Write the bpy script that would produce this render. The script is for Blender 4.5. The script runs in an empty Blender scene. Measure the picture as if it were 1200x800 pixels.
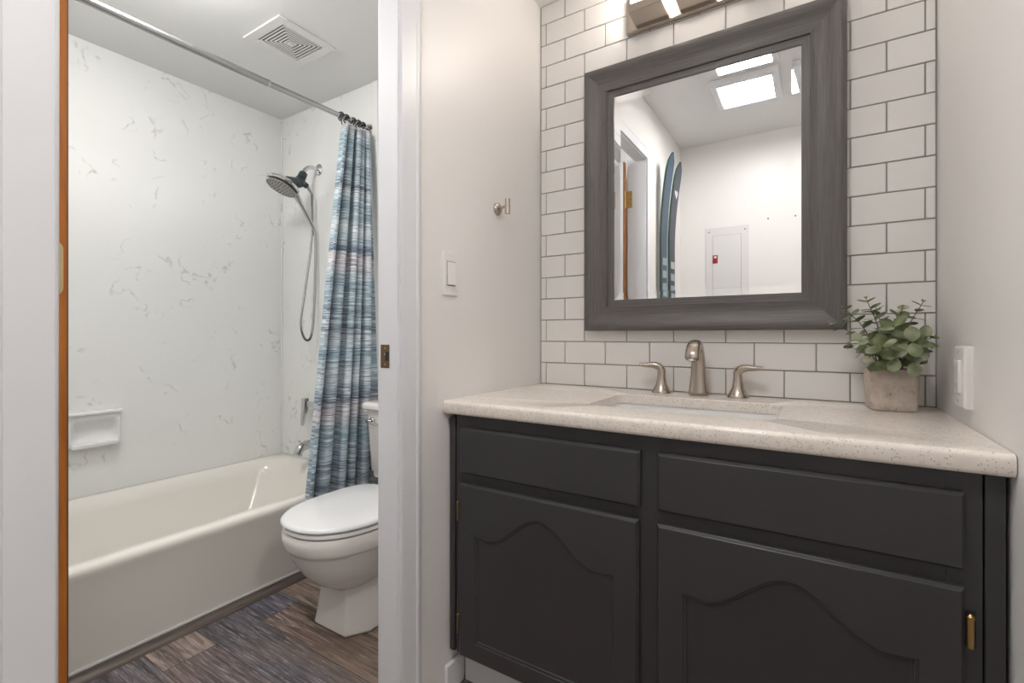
import bpy, bmesh, math, random
from mathutils import Vector, Matrix
R = random.Random(7)
PI = math.pi
HC = 0.825                      # counter top height; z below is written relative to it with z + HC

# ------------------------------------------------------------------ camera, world, lights, exposure
sc = bpy.context.scene
C = sc.collection
cd = bpy.data.cameras.new('camera'); cam = bpy.data.objects.new('camera', cd); C.objects.link(cam)
cam.location = (0.8759, -1.5834, HC + 0.1824)
cam.rotation_euler = (PI/2, 0, 0.564615)
cd.sensor_width = 36; cd.lens = 559.35/1200*36; cd.shift_y = -7.6/1200; cd.clip_start = 0.02
sc.camera = cam
sc.view_settings.view_transform = 'Standard'; sc.view_settings.look = 'None'
sc.view_settings.gamma = 1; sc.view_settings.use_curve_mapping = False
sc.view_settings.exposure = 0.17
w = bpy.data.worlds.new('world'); sc.world = w; w.use_nodes = True
w.node_tree.nodes['Background'].inputs[0].default_value = (0.75, 0.85, 1, 1)
w.node_tree.nodes['Background'].inputs[1].default_value = 0.3
E_SKY, E_VAN, E_BATH, E_HALL_FILL = 46.0, 14.0, 54.0, 40.0      # lamp strengths; the last is for the added, unseen hall fill lamp

# ------------------------------------------------------------------ material helpers
def mat(name, col, rough=0.5, metal=0.0, spec=None, coat=0, fn=None):
    m = bpy.data.materials.new(name); m.use_nodes = True
    nt = m.node_tree; b = nt.nodes['Principled BSDF']
    b.inputs['Base Color'].default_value = (*col, 1)
    b.inputs['Roughness'].default_value = rough; b.inputs['Metallic'].default_value = metal
    if spec is not None: b.inputs['Specular IOR Level'].default_value = spec
    if coat: b.inputs['Coat Weight'].default_value = coat; b.inputs['Coat Roughness'].default_value = .08
    if fn: fn(nt, b)
    return m
def N(nt, t, **k):
    n = nt.nodes.new(t)
    for a, v in k.items():
        if a.startswith('i_'):
            key = a[2:]
            n.inputs[int(key) if key.isdigit() else key.replace('_', ' ')].default_value = v
        else: setattr(n, a, v)
    return n
def L(nt, a, b): nt.links.new(a, b)
def coords(nt, scale=(1,1,1), src='Object'):
    tc = N(nt, 'ShaderNodeTexCoord'); mp = N(nt, 'ShaderNodeMapping'); mp.inputs['Scale'].default_value = scale
    L(nt, tc.outputs[src], mp.inputs[0]); return mp.outputs[0]
def ramp(nt, fac, stops, interp='LINEAR'):
    r = N(nt, 'ShaderNodeValToRGB'); r.color_ramp.interpolation = interp
    e = r.color_ramp.elements
    while len(e) < len(stops): e.new(0.5)
    for q, (p, c) in zip(e, stops): q.position = p; q.color = (*c, 1) if len(c) == 3 else c
    if fac is not None: L(nt, fac, r.inputs[0])
    return r.outputs[0]
def noise(nt, v, scale, detail=3, rough=.5, dist=0):
    n = N(nt, 'ShaderNodeTexNoise'); n.inputs['Scale'].default_value = scale; n.inputs['Detail'].default_value = detail
    n.inputs['Roughness'].default_value = rough; n.inputs['Distortion'].default_value = dist
    L(nt, v, n.inputs['Vector']); return n
def mth(nt, op, a, b=None, c=None, clamp=False):
    n = N(nt, 'ShaderNodeMath', operation=op); n.use_clamp = clamp
    for i, x in enumerate((a, b, c)):
        if x is None: continue
        if isinstance(x, (int, float)): n.inputs[i].default_value = x
        else: L(nt, x, n.inputs[i])
    return n.outputs[0]
def mixc(nt, fac, a, b, mode='MIX'):
    n = N(nt, 'ShaderNodeMix', data_type='RGBA', blend_type=mode)
    for key, x in ((0, fac), (6, a), (7, b)):
        if isinstance(x, (int, float)): n.inputs[key].default_value = x
        elif isinstance(x, tuple): n.inputs[key].default_value = (*x, 1)
        else: L(nt, x, n.inputs[key])
    return n.outputs[2]
def bump(nt, b, h, strength, dist=.002):
    n = N(nt, 'ShaderNodeBump'); n.inputs['Strength'].default_value = strength; n.inputs['Distance'].default_value = dist
    L(nt, h, n.inputs['Height']); L(nt, n.outputs[0], b.inputs['Normal'])

def f_wall(nt, b):
    bump(nt, b, noise(nt, coords(nt), 180, 2).outputs[0], .08, .001)
def f_marble(nt, b):
    v = coords(nt)
    cold = noise(nt, v, 1.2, 2)
    d = noise(nt, v, 6, 3, .55)
    vv = N(nt, 'ShaderNodeVectorMath', operation='MULTIPLY_ADD'); L(nt, d.outputs['Color'], vv.inputs[0]); vv.inputs[1].default_value = (.22, .22, .22); L(nt, v, vv.inputs[2])
    n1 = noise(nt, vv.outputs[0], 8.0, 1, .4)
    vein = mth(nt, 'SUBTRACT', 1, mth(nt, 'MULTIPLY', mth(nt, 'ABSOLUTE', mth(nt, 'SUBTRACT', n1.outputs[0], .5)), 34), clamp=True)
    n3 = noise(nt, v, 7, 1, .4)
    mask = mth(nt, 'MULTIPLY', mth(nt, 'SUBTRACT', n3.outputs[0], .53), 9, clamp=True)
    n4 = noise(nt, v, 34, 2)
    brk = mth(nt, 'MULTIPLY', mth(nt, 'SUBTRACT', n4.outputs[0], .42), 5, clamp=True)
    f = mth(nt, 'MULTIPLY', mth(nt, 'MULTIPLY', mth(nt, 'POWER', vein, 1.3), mask), brk)
    tone = ramp(nt, cold.outputs[0], [(.3, (.80, .81, .80)), (.7, (.84, .84, .82))])
    tone = mixc(nt, mth(nt, 'MULTIPLY', mask, .10), tone, (.9, .9, .9))
    vc = ramp(nt, n4.outputs[0], [(.4, (.42, .38, .28)), (.6, (.55, .53, .49))])
    L(nt, mixc(nt, mth(nt, 'MULTIPLY', f, .9), tone, vc), b.inputs['Base Color'])
def f_tile(nt, b):
    n = noise(nt, coords(nt), 4, 1)
    L(nt, ramp(nt, n.outputs[0], [(.3, (.80, .785, .76)), (.7, (.84, .825, .805))]), b.inputs['Base Color'])
def f_quartz(nt, b):
    v = coords(nt)
    vo = N(nt, 'ShaderNodeTexVoronoi'); vo.inputs['Scale'].default_value = 300; L(nt, v, vo.inputs['Vector'])
    sep = N(nt, 'ShaderNodeSeparateColor'); L(nt, vo.outputs['Color'], sep.inputs[0])
    pick = mth(nt, 'GREATER_THAN', sep.outputs[0], .74)
    near = mth(nt, 'LESS_THAN', vo.outputs['Distance'], .36)
    spot = mth(nt, 'MULTIPLY', pick, near)
    sc_ = ramp(nt, sep.outputs[1], [(0, (.16, .14, .12)), (.35, (.42, .36, .30)), (.7, (.50, .47, .43)), (1, (.86, .85, .83))])
    base = ramp(nt, noise(nt, v, 60, 3).outputs[0], [(.35, (.83, .765, .70)), (.65, (.89, .83, .77))])
    L(nt, mixc(nt, mth(nt, 'MULTIPLY', spot, .8), base, sc_), b.inputs['Base Color'])
def f_floor(nt, b):
    v = coords(nt)
    br = N(nt, 'ShaderNodeTexBrick', offset=.37, offset_frequency=2)
    br.inputs['Scale'].default_value = 1; br.inputs['Brick Width'].default_value = .95; br.inputs['Row Height'].default_value = .15
    br.inputs['Mortar Size'].default_value = .0012; br.inputs['Mortar Smooth'].default_value = .2
    br.inputs['Color1'].default_value = (0, 0, 0, 1); br.inputs['Color2'].default_value = (1, 1, 1, 1); br.inputs['Mortar'].default_value = (.5, .5, .5, 1)
    mp = N(nt, 'ShaderNodeMapping'); mp.inputs['Location'].default_value = (.22, -.04, 0); L(nt, v, mp.inputs[0]); L(nt, mp.outputs[0], br.inputs['Vector'])
    g = N(nt, 'ShaderNodeMapping'); g.inputs['Scale'].default_value = (2.2, 34, 1); L(nt, v, g.inputs[0])
    off = N(nt, 'ShaderNodeVectorMath', operation='MULTIPLY_ADD'); L(nt, br.outputs['Color'], off.inputs[0]); off.inputs[1].default_value = (7, 11, 3); L(nt, g.outputs[0], off.inputs[2])
    n1 = noise(nt, off.outputs[0], 2.0, 9, .72, .35)
    n2 = noise(nt, off.outputs[0], 4.5, 7, .72, .25)
    n3 = noise(nt, v, 3.2, 2)
    tint = ramp(nt, br.outputs['Color'], [(0, (.085, .095, .145)), (.3, (.22, .15, .11)), (.5, (.11, .105, .125)), (.75, (.38, .28, .215)), (1, (.20, .185, .20))])
    gr = ramp(nt, n1.outputs[0], [(.34, (.12, .10, .09)), (.46, (.62, .60, .58)), (.60, (1.4, 1.35, 1.3))])
    c = mixc(nt, 1.0, tint, gr, 'MULTIPLY')
    c = mixc(nt, mth(nt, 'MULTIPLY', mth(nt, 'SUBTRACT', n2.outputs[0], .53), 6, clamp=True), c, (.44, .41, .40))
    c = mixc(nt, mth(nt, 'MULTIPLY', mth(nt, 'SUBTRACT', .46, n2.outputs[0]), 6, clamp=True), c, (.055, .045, .042))
    c = mixc(nt, mth(nt, 'MULTIPLY', mth(nt, 'SUBTRACT', n3.outputs[0], .5), 2.2, clamp=True), c, (.24, .17, .12))
    c = mixc(nt, br.outputs['Fac'], c, (.03, .028, .027))
    L(nt, c, b.inputs['Base Color'])
    bump(nt, b, n1.outputs[0], .25, .002)
def grain(c1, c2, sc_):
    def fn(nt, b):
        n = noise(nt, coords(nt, sc_), 1, 5, .65)
        L(nt, ramp(nt, n.outputs[0], [(.3, c1), (.7, c2)]), b.inputs['Base Color'])
        bump(nt, b, n.outputs[0], .35, .001)
    return fn
def f_curtain(nt, b):
    v = coords(nt)
    sp = N(nt, 'ShaderNodeSeparateXYZ'); L(nt, v, sp.inputs[0])
    t = mth(nt, 'FRACT', mth(nt, 'DIVIDE', mth(nt, 'ADD', sp.outputs[2], -.153), .66))
    W_, B_, D_, La, T_ = (.62, .68, .71), (.38, .48, .54), (.13, .17, .22), (.60, .57, .60), (.26, .37, .44)
    # from the bottom of one repeat upwards
    band = ramp(nt, t, [(0, D_), (.05, B_), (.12, (.20, .26, .33)), (.18, B_), (.30, T_), (.36, B_), (.43, La), (.50, La), (.53, D_), (.57, (.20, .25, .33)), (.62, B_), (.70, W_), (.76, B_), (.84, T_), (.90, B_), (.94, W_), (1, D_)])
    # thread lines
    mp = N(nt, 'ShaderNodeMapping'); mp.inputs['Scale'].default_value = (9, 9, 190); L(nt, v, mp.inputs[0])
    n1 = noise(nt, mp.outputs[0], 1, 3, .7)
    mp2 = N(nt, 'ShaderNodeMapping'); mp2.inputs['Scale'].default_value = (2, 2, 75); L(nt, v, mp2.inputs[0])
    n2 = noise(nt, mp2.outputs[0], 1, 3, .6)
    c = mixc(nt, mth(nt, 'MULTIPLY', mth(nt, 'SUBTRACT', n1.outputs[0], .51), 8, clamp=True), band, (.70, .78, .82))
    dk = mth(nt, 'MULTIPLY', mth(nt, 'SUBTRACT', .47, n1.outputs[0]), 9, clamp=True)
    c = mixc(nt, mth(nt, 'MULTIPLY', dk, .75), c, (.07, .10, .15))
    c = mixc(nt, mth(nt, 'MULTIPLY', mth(nt, 'SUBTRACT', n2.outputs[0], .56), 5, clamp=True), c, (.12, .19, .27))
    L(nt, c, b.inputs['Base Color'])
    b.inputs['Sheen Weight'].default_value = .2
def f_concrete(nt, b):
    v = coords(nt)
    n = noise(nt, v, 28, 6, .7); n2 = noise(nt, v, 90, 3)
    c = ramp(nt, n.outputs[0], [(.3, (.42, .34, .29)), (.5, (.56, .48, .42)), (.7, (.65, .585, .53))])
    pit = mth(nt, 'GREATER_THAN', n2.outputs[0], .66)
    L(nt, mixc(nt, mth(nt, 'MULTIPLY', pit, .5), c, (.22, .18, .15)), b.inputs['Base Color'])
    bump(nt, b, n.outputs[0], .6, .003)
def f_leaf(nt, b):
    oi = N(nt, 'ShaderNodeNewGeometry')
    v = coords(nt)
    n = noise(nt, v, 22, 2)
    c = ramp(nt, n.outputs[0], [(.3, (.10, .12, .045)), (.48, (.20, .24, .14)), (.60, (.34, .37, .27)), (.72, (.46, .42, .34))])
    c2 = ramp(nt, oi.outputs['Random Per Island'], [(0, (.45, .50, .32)), (.3, (.7, .75, .55)), (.6, (1, 1, 1)), (1, (1.35, 1.3, 1.3))])
    L(nt, mixc(nt, 1.0, c, c2, 'MULTIPLY'), b.inputs['Base Color'])

M = {}
M['wall'] = mat('wall_paint', (.80, .785, .77), .38, fn=f_wall)
M['trim'] = mat('trim_paint', (.745, .76, .79), .3)
M['ceil'] = mat('ceiling_paint', (.80, .80, .79), .8)
M['marble'] = mat('cultured_marble', (.8, .8, .78), .14, fn=f_marble)
M['tile'] = mat('glazed_tile', (.8, .78, .76), .12, fn=f_tile)
M['grout'] = mat('grey_grout', (.36, .345, .33), .9)
M['quartz'] = mat('speckled_quartz', (.7, .65, .6), .16, fn=f_quartz)
M['floor'] = mat('plank_floor', (.2, .18, .17), .45, fn=f_floor)
M['cab'] = mat('charcoal_paint', (.041, .0395, .042), .36, fn=lambda nt, b: bump(nt, b, noise(nt, coords(nt, (8, 8, 60)), 4, 3).outputs[0], .12, .001))
M['frame_x'] = mat('grey_wood_x', (.15, .14, .14), .42, fn=grain((.075, .069, .067), (.155, .143, .139), (9, 420, 420)))
M['frame_z'] = mat('grey_wood_z', (.15, .14, .14), .42, fn=grain((.075, .069, .067), (.155, .143, .139), (420, 420, 9)))
M['mirror'] = mat('mirror_silver', (.93, .94, .945), 0.0, 1.0)
M['nickel'] = mat('brushed_nickel', (.50, .44, .38), .26, 1.0)
M['chrome'] = mat('chrome', (.62, .62, .63), .12, 1.0)
M['rod'] = mat('brushed_steel_rod', (.45, .45, .45), .22, 1.0)
M['dark'] = mat('dark_plastic', (.03, .045, .05), .35)
M['black'] = mat('dark_gap', (.02, .02, .02), .7)
M['bronze'] = mat('dark_bronze_rings', (.06, .055, .05), .35, .7)
M['brass'] = mat('aged_brass', (.42, .28, .11), .35, 1.0)
M['brassd'] = mat('dark_brass', (.16, .105, .065), .5, .6)
M['brassp'] = mat('pale_brass', (.62, .47, .25), .45, .55)
M['wood'] = mat('orange_varnished_wood', (.45, .15, .03), .3, fn=grain((.34, .10, .010), (.58, .20, .028), (60, 60, 4)))
M['doorp'] = mat('door_paint', (.78, .77, .76), .4)
M['porc'] = mat('porcelain', (.80, .77, .74), .08)
M['porcw'] = mat('white_porcelain', (.82, .82, .82), .08)
M['tub'] = mat('tub_enamel', (.82, .795, .74), .12)
M['seat'] = mat('seat_plastic', (.83, .83, .84), .15)
M['plastic'] = mat('white_plastic', (.80, .79, .775), .3)
M['qround'] = mat('brown_quarter_round', (.1, .08, .07), .4, fn=grain((.045, .038, .036), (.17, .13, .11), (60, 3, 60)))
M['curtain'] = mat('striped_curtain', (.4, .5, .6), .85, fn=f_curtain)
M['concrete'] = mat('tan_concrete', (.5, .43, .38), .85, fn=f_concrete)
M['soil'] = mat('dark_soil', (.03, .02, .015), .95)
M['leaf'] = mat('eucalyptus_leaf', (.25, .3, .2), .5, fn=f_leaf)
M['stem'] = mat('green_stem', (.16, .15, .07), .6)
M['bud'] = mat('orange_bud', (.36, .24, .09), .6)
M['grey_metal'] = mat('panel_enamel', (.70, .695, .69), .35)
M['red'] = mat('red_label', (.28, .02, .015), .4)
M['white'] = mat('white_mark', (.8, .8, .8), .5)
M['ski_blue'] = mat('ski_topsheet_blue', (.03, .06, .10), .3)
M['ski_navy'] = mat('ski_topsheet_slate', (.035, .045, .065), .3)
M['ski_green'] = mat('ski_sidewall_green', (.02, .08, .05), .4)
M['ski_grey'] = mat('ski_grey_block', (.30, .36, .40), .4)
M['ski_pale'] = mat('ski_pale_block', (.45, .50, .44), .4)
def emis(name, col, s):
    m = bpy.data.materials.new(name); m.use_nodes = True; b = m.node_tree.nodes['Principled BSDF']
    b.inputs['Base Color'].default_value = (.9, .9, .9, 1)
    b.inputs['Emission Color'].default_value = (*col, 1); b.inputs['Emission Strength'].default_value = s
    return m
M['e_sky'] = emis('ceiling_panel_light', (1.0, .965, .94), E_SKY)
M['e_van'] = emis('vanity_glass_light', (1, .90, .82), E_VAN)
M['e_bath'] = emis('bath_dome_light', (1, .985, .96), E_BATH)
M['e_hall_fill'] = emis('hall_fill_dome', (1.0, .955, .92), E_HALL_FILL)

# ------------------------------------------------------------------ mesh helpers (all world coordinates; shifted to the parent's origin when linked)
def org(p):
    v = Vector((0, 0, 0))
    while p is not None: v += p.location; p = p.parent
    return v
def obj(name, bm, m, parent=None, smooth=None, bev=0, seg=2, origin=None):
    bmesh.ops.remove_doubles(bm, verts=bm.verts, dist=1e-6)
    bmesh.ops.recalc_face_normals(bm, faces=bm.faces)
    if origin is None and parent is None:
        xs = [v.co for v in bm.verts]
        origin = Vector(((min(c.x for c in xs)+max(c.x for c in xs))/2, (min(c.y for c in xs)+max(c.y for c in xs))/2, min(c.z for c in xs)))
    o_ = org(parent) if parent is not None else Vector(origin)
    bmesh.ops.translate(bm, verts=bm.verts, vec=-o_)
    me = bpy.data.meshes.new(name); bm.to_mesh(me); bm.free()
    mats = m if isinstance(m, (list, tuple)) else [m]
    for q in mats: me.materials.append(q)
    o = bpy.data.objects.new(name, me); C.objects.link(o)
    if parent is not None: o.parent = parent
    else: o.location = o_
    if bev:
        md = o.modifiers.new('bevel', 'BEVEL'); md.width = bev; md.segments = seg; md.limit_method = 'ANGLE'; md.angle_limit = math.radians(40)
        if smooth is None: smooth = 35
    if smooth:
        for p in me.polygons: p.use_smooth = True
        me.set_sharp_from_angle(angle=math.radians(smooth if smooth > 1 else 40))
    return o
def B(): return bmesh.new()
def box(bm, x0, x1, y0, y1, z0, z1, mi=0):
    vs = [bm.verts.new((x, y, z)) for x in (x0, x1) for y in (y0, y1) for z in (z0, z1)]
    for f in ((0,1,3,2), (4,6,7,5), (0,4,5,1), (2,3,7,6), (0,2,6,4), (1,5,7,3)):
        q = bm.faces.new([vs[i] for i in f]); q.material_index = mi
    return bm
def mkbox(name, d, m, parent=None, bev=0, seg=2): return obj(name, box(B(), *d), m, parent, bev=bev, seg=seg)
def loft(bm, rings, cap0=True, cap1=True, closed=True, mi=0):
    vr = [[bm.verts.new(p) for p in r] for r in rings]
    n = len(vr[0])
    for a, b in zip(vr, vr[1:]):
        for i in range(n if closed else n-1):
            j = (i+1) % n
            f = bm.faces.new((a[i], a[j], b[j], b[i])); f.material_index = mi
    if cap0: bm.faces.new(vr[0][::-1]).material_index = mi
    if cap1: bm.faces.new(vr[-1]).material_index = mi
    return bm
def frame_of(d):
    d = Vector(d).normalized(); u = d.cross(Vector((0, 0, 1)))
    if u.length < 1e-3: u = Vector((1, 0, 0))
    u.normalize(); return u, u.cross(d).normalized()
def tube(bm, pts, r, n=12, caps=True):
    pts = [Vector(p) for p in pts]; rs = r if isinstance(r, (list, tuple)) else [r]*len(pts)
    rings = []; u = None
    for i, p in enumerate(pts):
        d = (pts[min(i+1, len(pts)-1)] - pts[max(i-1, 0)]).normalized()
        if u is None: u, v = frame_of(d)
        else:
            u = (u - d*u.dot(d)).normalized()
        v = d.cross(u)
        rings.append([p + (u*math.cos(2*PI*k/n) + v*math.sin(2*PI*k/n))*rs[i] for k in range(n)])
    return loft(bm, rings, caps, caps)
def lathe(bm, c, axis, prof, n=28):
    """prof: list of (radius, distance along axis)"""
    d = Vector(axis).normalized(); u, v = frame_of(d); c = Vector(c)
    rings = [[c + d*h + (u*math.cos(2*PI*k/n) + v*math.sin(2*PI*k/n))*max(r, 1e-4) for k in range(n)] for r, h in prof]
    return loft(bm, rings)
def bez(pts, n=10):
    """Catmull-Rom through the points"""
    P = [Vector(p) for p in pts]; P = [P[0]*2-P[1]] + P + [P[-1]*2-P[-2]]; out = []
    for i in range(1, len(P)-2):
        for k in range(n):
            t = k/n; a, b, c, d = P[i-1:i+3]
            out.append(.5*((2*b) + (c-a)*t + (2*a-5*b+4*c-d)*t*t + (3*b-a-3*c+d)*t**3))
    out.append(P[-2]); return out
def rrect(x0, x1, y0, y1, r, z, n=8):
    out = []
    for cx, cy, a0 in ((x1-r, y1-r, 0), (x0+r, y1-r, PI/2), (x0+r, y0+r, PI), (x1-r, y0+r, 3*PI/2)):
        for k in range(n+1):
            a = a0 + PI/2*k/n; out.append(Vector((cx+r*math.cos(a), cy+r*math.sin(a), z)))
    return out
def thing(name, loc, label, cat, group=None):
    o = bpy.data.objects.new(name, None); C.objects.link(o); o.location = loc; o.empty_display_size = .05
    return tag(o, label, cat, group)
def tag(o, label, cat, group=None):
    o['label'] = label; o['category'] = cat
    if group: o['group'] = group
    return o
def struct(name, bm, m, **k):
    o = obj(name, bm, m, **k); o['kind'] = 'structure'; return o
def copy_tree(o, parent=None):
    c = o.copy(); C.objects.link(c)
    if parent is not None: c.parent = parent
    for ch in list(o.children): copy_tree(ch, c)
    return c

W = 1.137; CB = HC + 1.421; CM = HC + 1.62; YB = -2.27; YS = .03; XH = 2.5; YR = -1.0
DY0, DY1 = -1.364, -.735          # clear opening between the jambs
DZ = 2.085
XW = -.064; XN = -.115     # the wall is furred out thicker on the hinge side
# ================================================================== ROOM
struct('floor', box(B(), -1.80, XH+.1, YB-.1, .12, -.05, 0), M['floor'])
bm = B()                         # partition between vanity room and bath, with the door hole
box(bm, XW, 0, DY1+.018, .12, 0, CM); box(bm, XN, 0, YB, DY0-.018, 0, CM); box(bm, XW, 0, DY0-.018, DY1+.018, DZ+.018, CM)
struct('wall_left', bm, M['wall'])
struct('wall_back', box(B(), 0, W+.1, .004, .12, 0, CM), M['grout'])
struct('wall_right', box(B(), W, W+.1, YR, .12, 0, CM), M['wall'])
struct('wall_hall', box(B(), W, XH, YR, YR+.1, 0, CM), M['wall'])
struct('wall_hall_end', box(B(), XH, XH+.1, YB, YR+.1, 0, CM), M['wall'])
struct('wall_front', box(B(), XW-.1, XH+.1, YB-.1, YB, 0, CM), M['wall'])
struct('ceiling', box(B(), -.0, XH+.1, YB-.1, .12, CM, CM+.08), M['ceil'])
struct('ceiling_soffit', box(B(), 0, W, -.15, .10, CB, CM), M['ceil'])
# bath room
struct('ceiling_bath', box(B(), -1.80, XW, -1.60, .12, CB, CB+.08), M['ceil'])
struct('wall_tub', box(B(), -1.80, -1.716, -1.60, .12, 0, CB), M['marble'])
struct('wall_shower', box(B(), -1.80, -.94, YS, .12, 0, CB), M['marble'])
struct('wall_toilet', box(B(), -.94, XW, YS+.006, .12, 0, CB), M['wall'])
struct('wall_foot', box(B(), -1.80, -.94, -1.60, -1.497, 0, CB), M['marble'])
struct('wall_bath_front', box(B(), -.94, XW, -1.60, -1.50, 0, CB), M['wall'])
b_ = B(); box(b_, -.955, -.915, YS-.006, YS, .36, CB); box(b_, -1.716, -1.706, YS-.008, YS, .36, CB)
struct('trim_1', b_, M['marble'], bev=.002)
# tiles: one structure of glazed tiles with real grout gaps
bm = B(); p_, t_ = .0794, .1556; g = .0016
rows = int(math.ceil(1.421/p_))
for n in range(rows):
    z0 = n*p_; z1 = min((n+1)*p_, 1.421)
    st = .0245 if n % 2 == 0 else .1025
    xs = [0] + [st + k*t_ for k in range(9) if st + k*t_ < W-.008] + [W]
    for a, b in zip(xs, xs[1:]):
        if b - a < .008: continue
        j = R.uniform(-.0006, .0006)
        box(bm, a+g+(.002 if a == 0 else 0), b-g-(.002 if b == W else 0), 0+j*.3, .005, HC+z0+g, HC+z1-g)
struct('wall_tile', bm, M['tile'], bev=.0012, seg=1)
# door casings, jambs, baseboards
def casing_profile(bm, pts_fn):
    """profile (across, out) swept by pts_fn(across,out)->two points"""
    prof = [(0, 0), (0, .0125), (.049, .0130), (.051, .0148), (.056, .0156), (.062, .0148), (.069, .010), (.069, 0)]
    a = [pts_fn(u, v)[0] for u, v in prof]; b = [pts_fn(u, v)[1] for u, v in prof]
    return loft(bm, [a, b])
b_ = B(); rv = -.006
casing_profile(b_, lambda u, v: ((v, DY1-rv+u, 0), (v, DY1-rv+u, DZ-rv+u)))
casing_profile(b_, lambda u, v: ((v, DY0+rv-u, 0), (v, DY0+rv-u, DZ-rv+u)))
casing_profile(b_, lambda u, v: ((v, DY0+rv-u, DZ-rv+u), (v, DY1-rv+u, DZ-rv+u)))
struct('trim_2', b_, M['trim'], smooth=30)
b_ = B()
for y0, y1, xx in ((DY1, DY1+.018, XW-.004), (DY0-.018, DY0, XN)): box(b_, xx, 0.002, y0, y1, 0, DZ+.018)
box(b_, XW-.004, .002, DY0, DY1, DZ, DZ+.018)
struct('trim_3', b_, M['trim'], bev=.0025)
def base(name, x0, x1, y0, y1, ax):
    bm = B(); box(bm, x0, x1, y0, y1, 0, .085); return struct(name, bm, M['trim'], bev=.006, seg=2)
base('baseboard_left', 0, .012, -.56, -.475, 0)
base('baseboard_left_back', 0, .012, YB, DY0-.075, 0)
base('baseboard_front', .012, XH, YB, YB+.012, 0)
base('baseboard_bath', XW-.012, XW, DY1+.03, YS, 0)
b_ = B(); 
prof = [(0, 0)] + [(.040*math.sin(a*PI/16), .021*math.cos(a*PI/16)) for a in range(0, 9)]
loft(b_, [[(-.9435+u, y, v) for u, v in prof] for y in (-1.496, YS)])
struct('trim_4', b_, M['qround'], smooth=40)

# ================================================================== BATHTUB
def tub():
    t = thing('bathtub', (-1.32, -.74, 0), 'long white enamel bathtub with a plain apron, set along the marbled wall', 'bathtub')
    y0, y1 = -1.496, YS-.001; zr = HC-.492
    rings = []
    def rr(ix0, ix1, iy, r, z): rings.append(rrect(-1.715+ix0, -.915-ix1, y0+iy, y1-iy, r, z, 10))
    rr(.0, .029, 0, .004, .0); rr(0, .029, 0, .004, .030); rr(0, .012, 0, .004, zr-.10); rr(0, .003, 0, .004, zr-.035); rr(0, -.001, 0, .006, zr-.022); rr(0, .001, 0, .008, zr-.010); rr(0, .007, 0, .010, zr-.003); rr(0.002, .018, .003, .012, zr)
    rr(.030, .058, .055, .13, zr-.002); rr(.052, .068, .066, .14, zr-.008); rr(.068, .077, .080, .15, zr-.022); rr(.080, .088, .098, .155, zr-.06)
    rr(.095, .115, .16, .15, zr-.25); rr(.12, .14, .20, .14, zr-.29); rr(.17, .19, .27, .12, zr-.306)
    b = B(); loft(b, rings, False, True)
    obj('basin', b, M['tub'], t, smooth=60)
    b = B(); lathe(b, (-1.30, y1-.098, HC-.56), (0, -1, .12), [(.034, -.02), (.034, .004), (.030, .009), (.008, .011)]); obj('overflow_plate', b, M['chrome'], t, smooth=40)
    b = B(); box(b, -.9455, -.9400, y0, y1, .0200, .0270); obj('caulk_line', b, M['porcw'], t)
tub()

# ================================================================== soap dish
b = B(); t = thing('soap_dish', (-1.716, -.83, HC-.29), 'white ceramic soap dish set into the marbled tub wall', 'soap dish')
def sq(y0, y1, z0, z1, x, r): return [Vector((x, p.x, p.y)) for p in rrect(y0, y1, z0, z1, r, 0, 5)]
ya, yb, za, zb = -.915, -.733, HC-.287, HC-.140
rings = [sq(ya, yb, za, zb, -1.717, .012), sq(ya, yb, za, zb, -1.690, .014), sq(ya+.003, yb-.003, za+.003, zb-.003, -1.680, .014),
         sq(ya+.010, yb-.010, za+.012, zb-.020, -1.676, .016), sq(ya+.016, yb-.016, za+.020, zb-.034, -1.682, .022),
         sq(ya+.020, yb-.022, za+.026, zb-.044, -1.700, .024), sq(ya+.034, yb-.036, za+.040, zb-.058, -1.708, .020)]
loft(b, rings, True, True); obj('dish', b, M['porcw'], t, smooth=50)
b = B(); box(b, -1.717, -1.664, ya-.001, yb+.001, zb-.012, zb+.004); obj('shelf_lip', b, M['porcw'], t, bev=.006, seg=3)
b = B(); box(b, -1.700, -1.668, ya+.012, yb-.012, za-.002, za+.020); obj('tray_lip', b, M['porcw'], t, bev=.008, seg=3)

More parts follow.
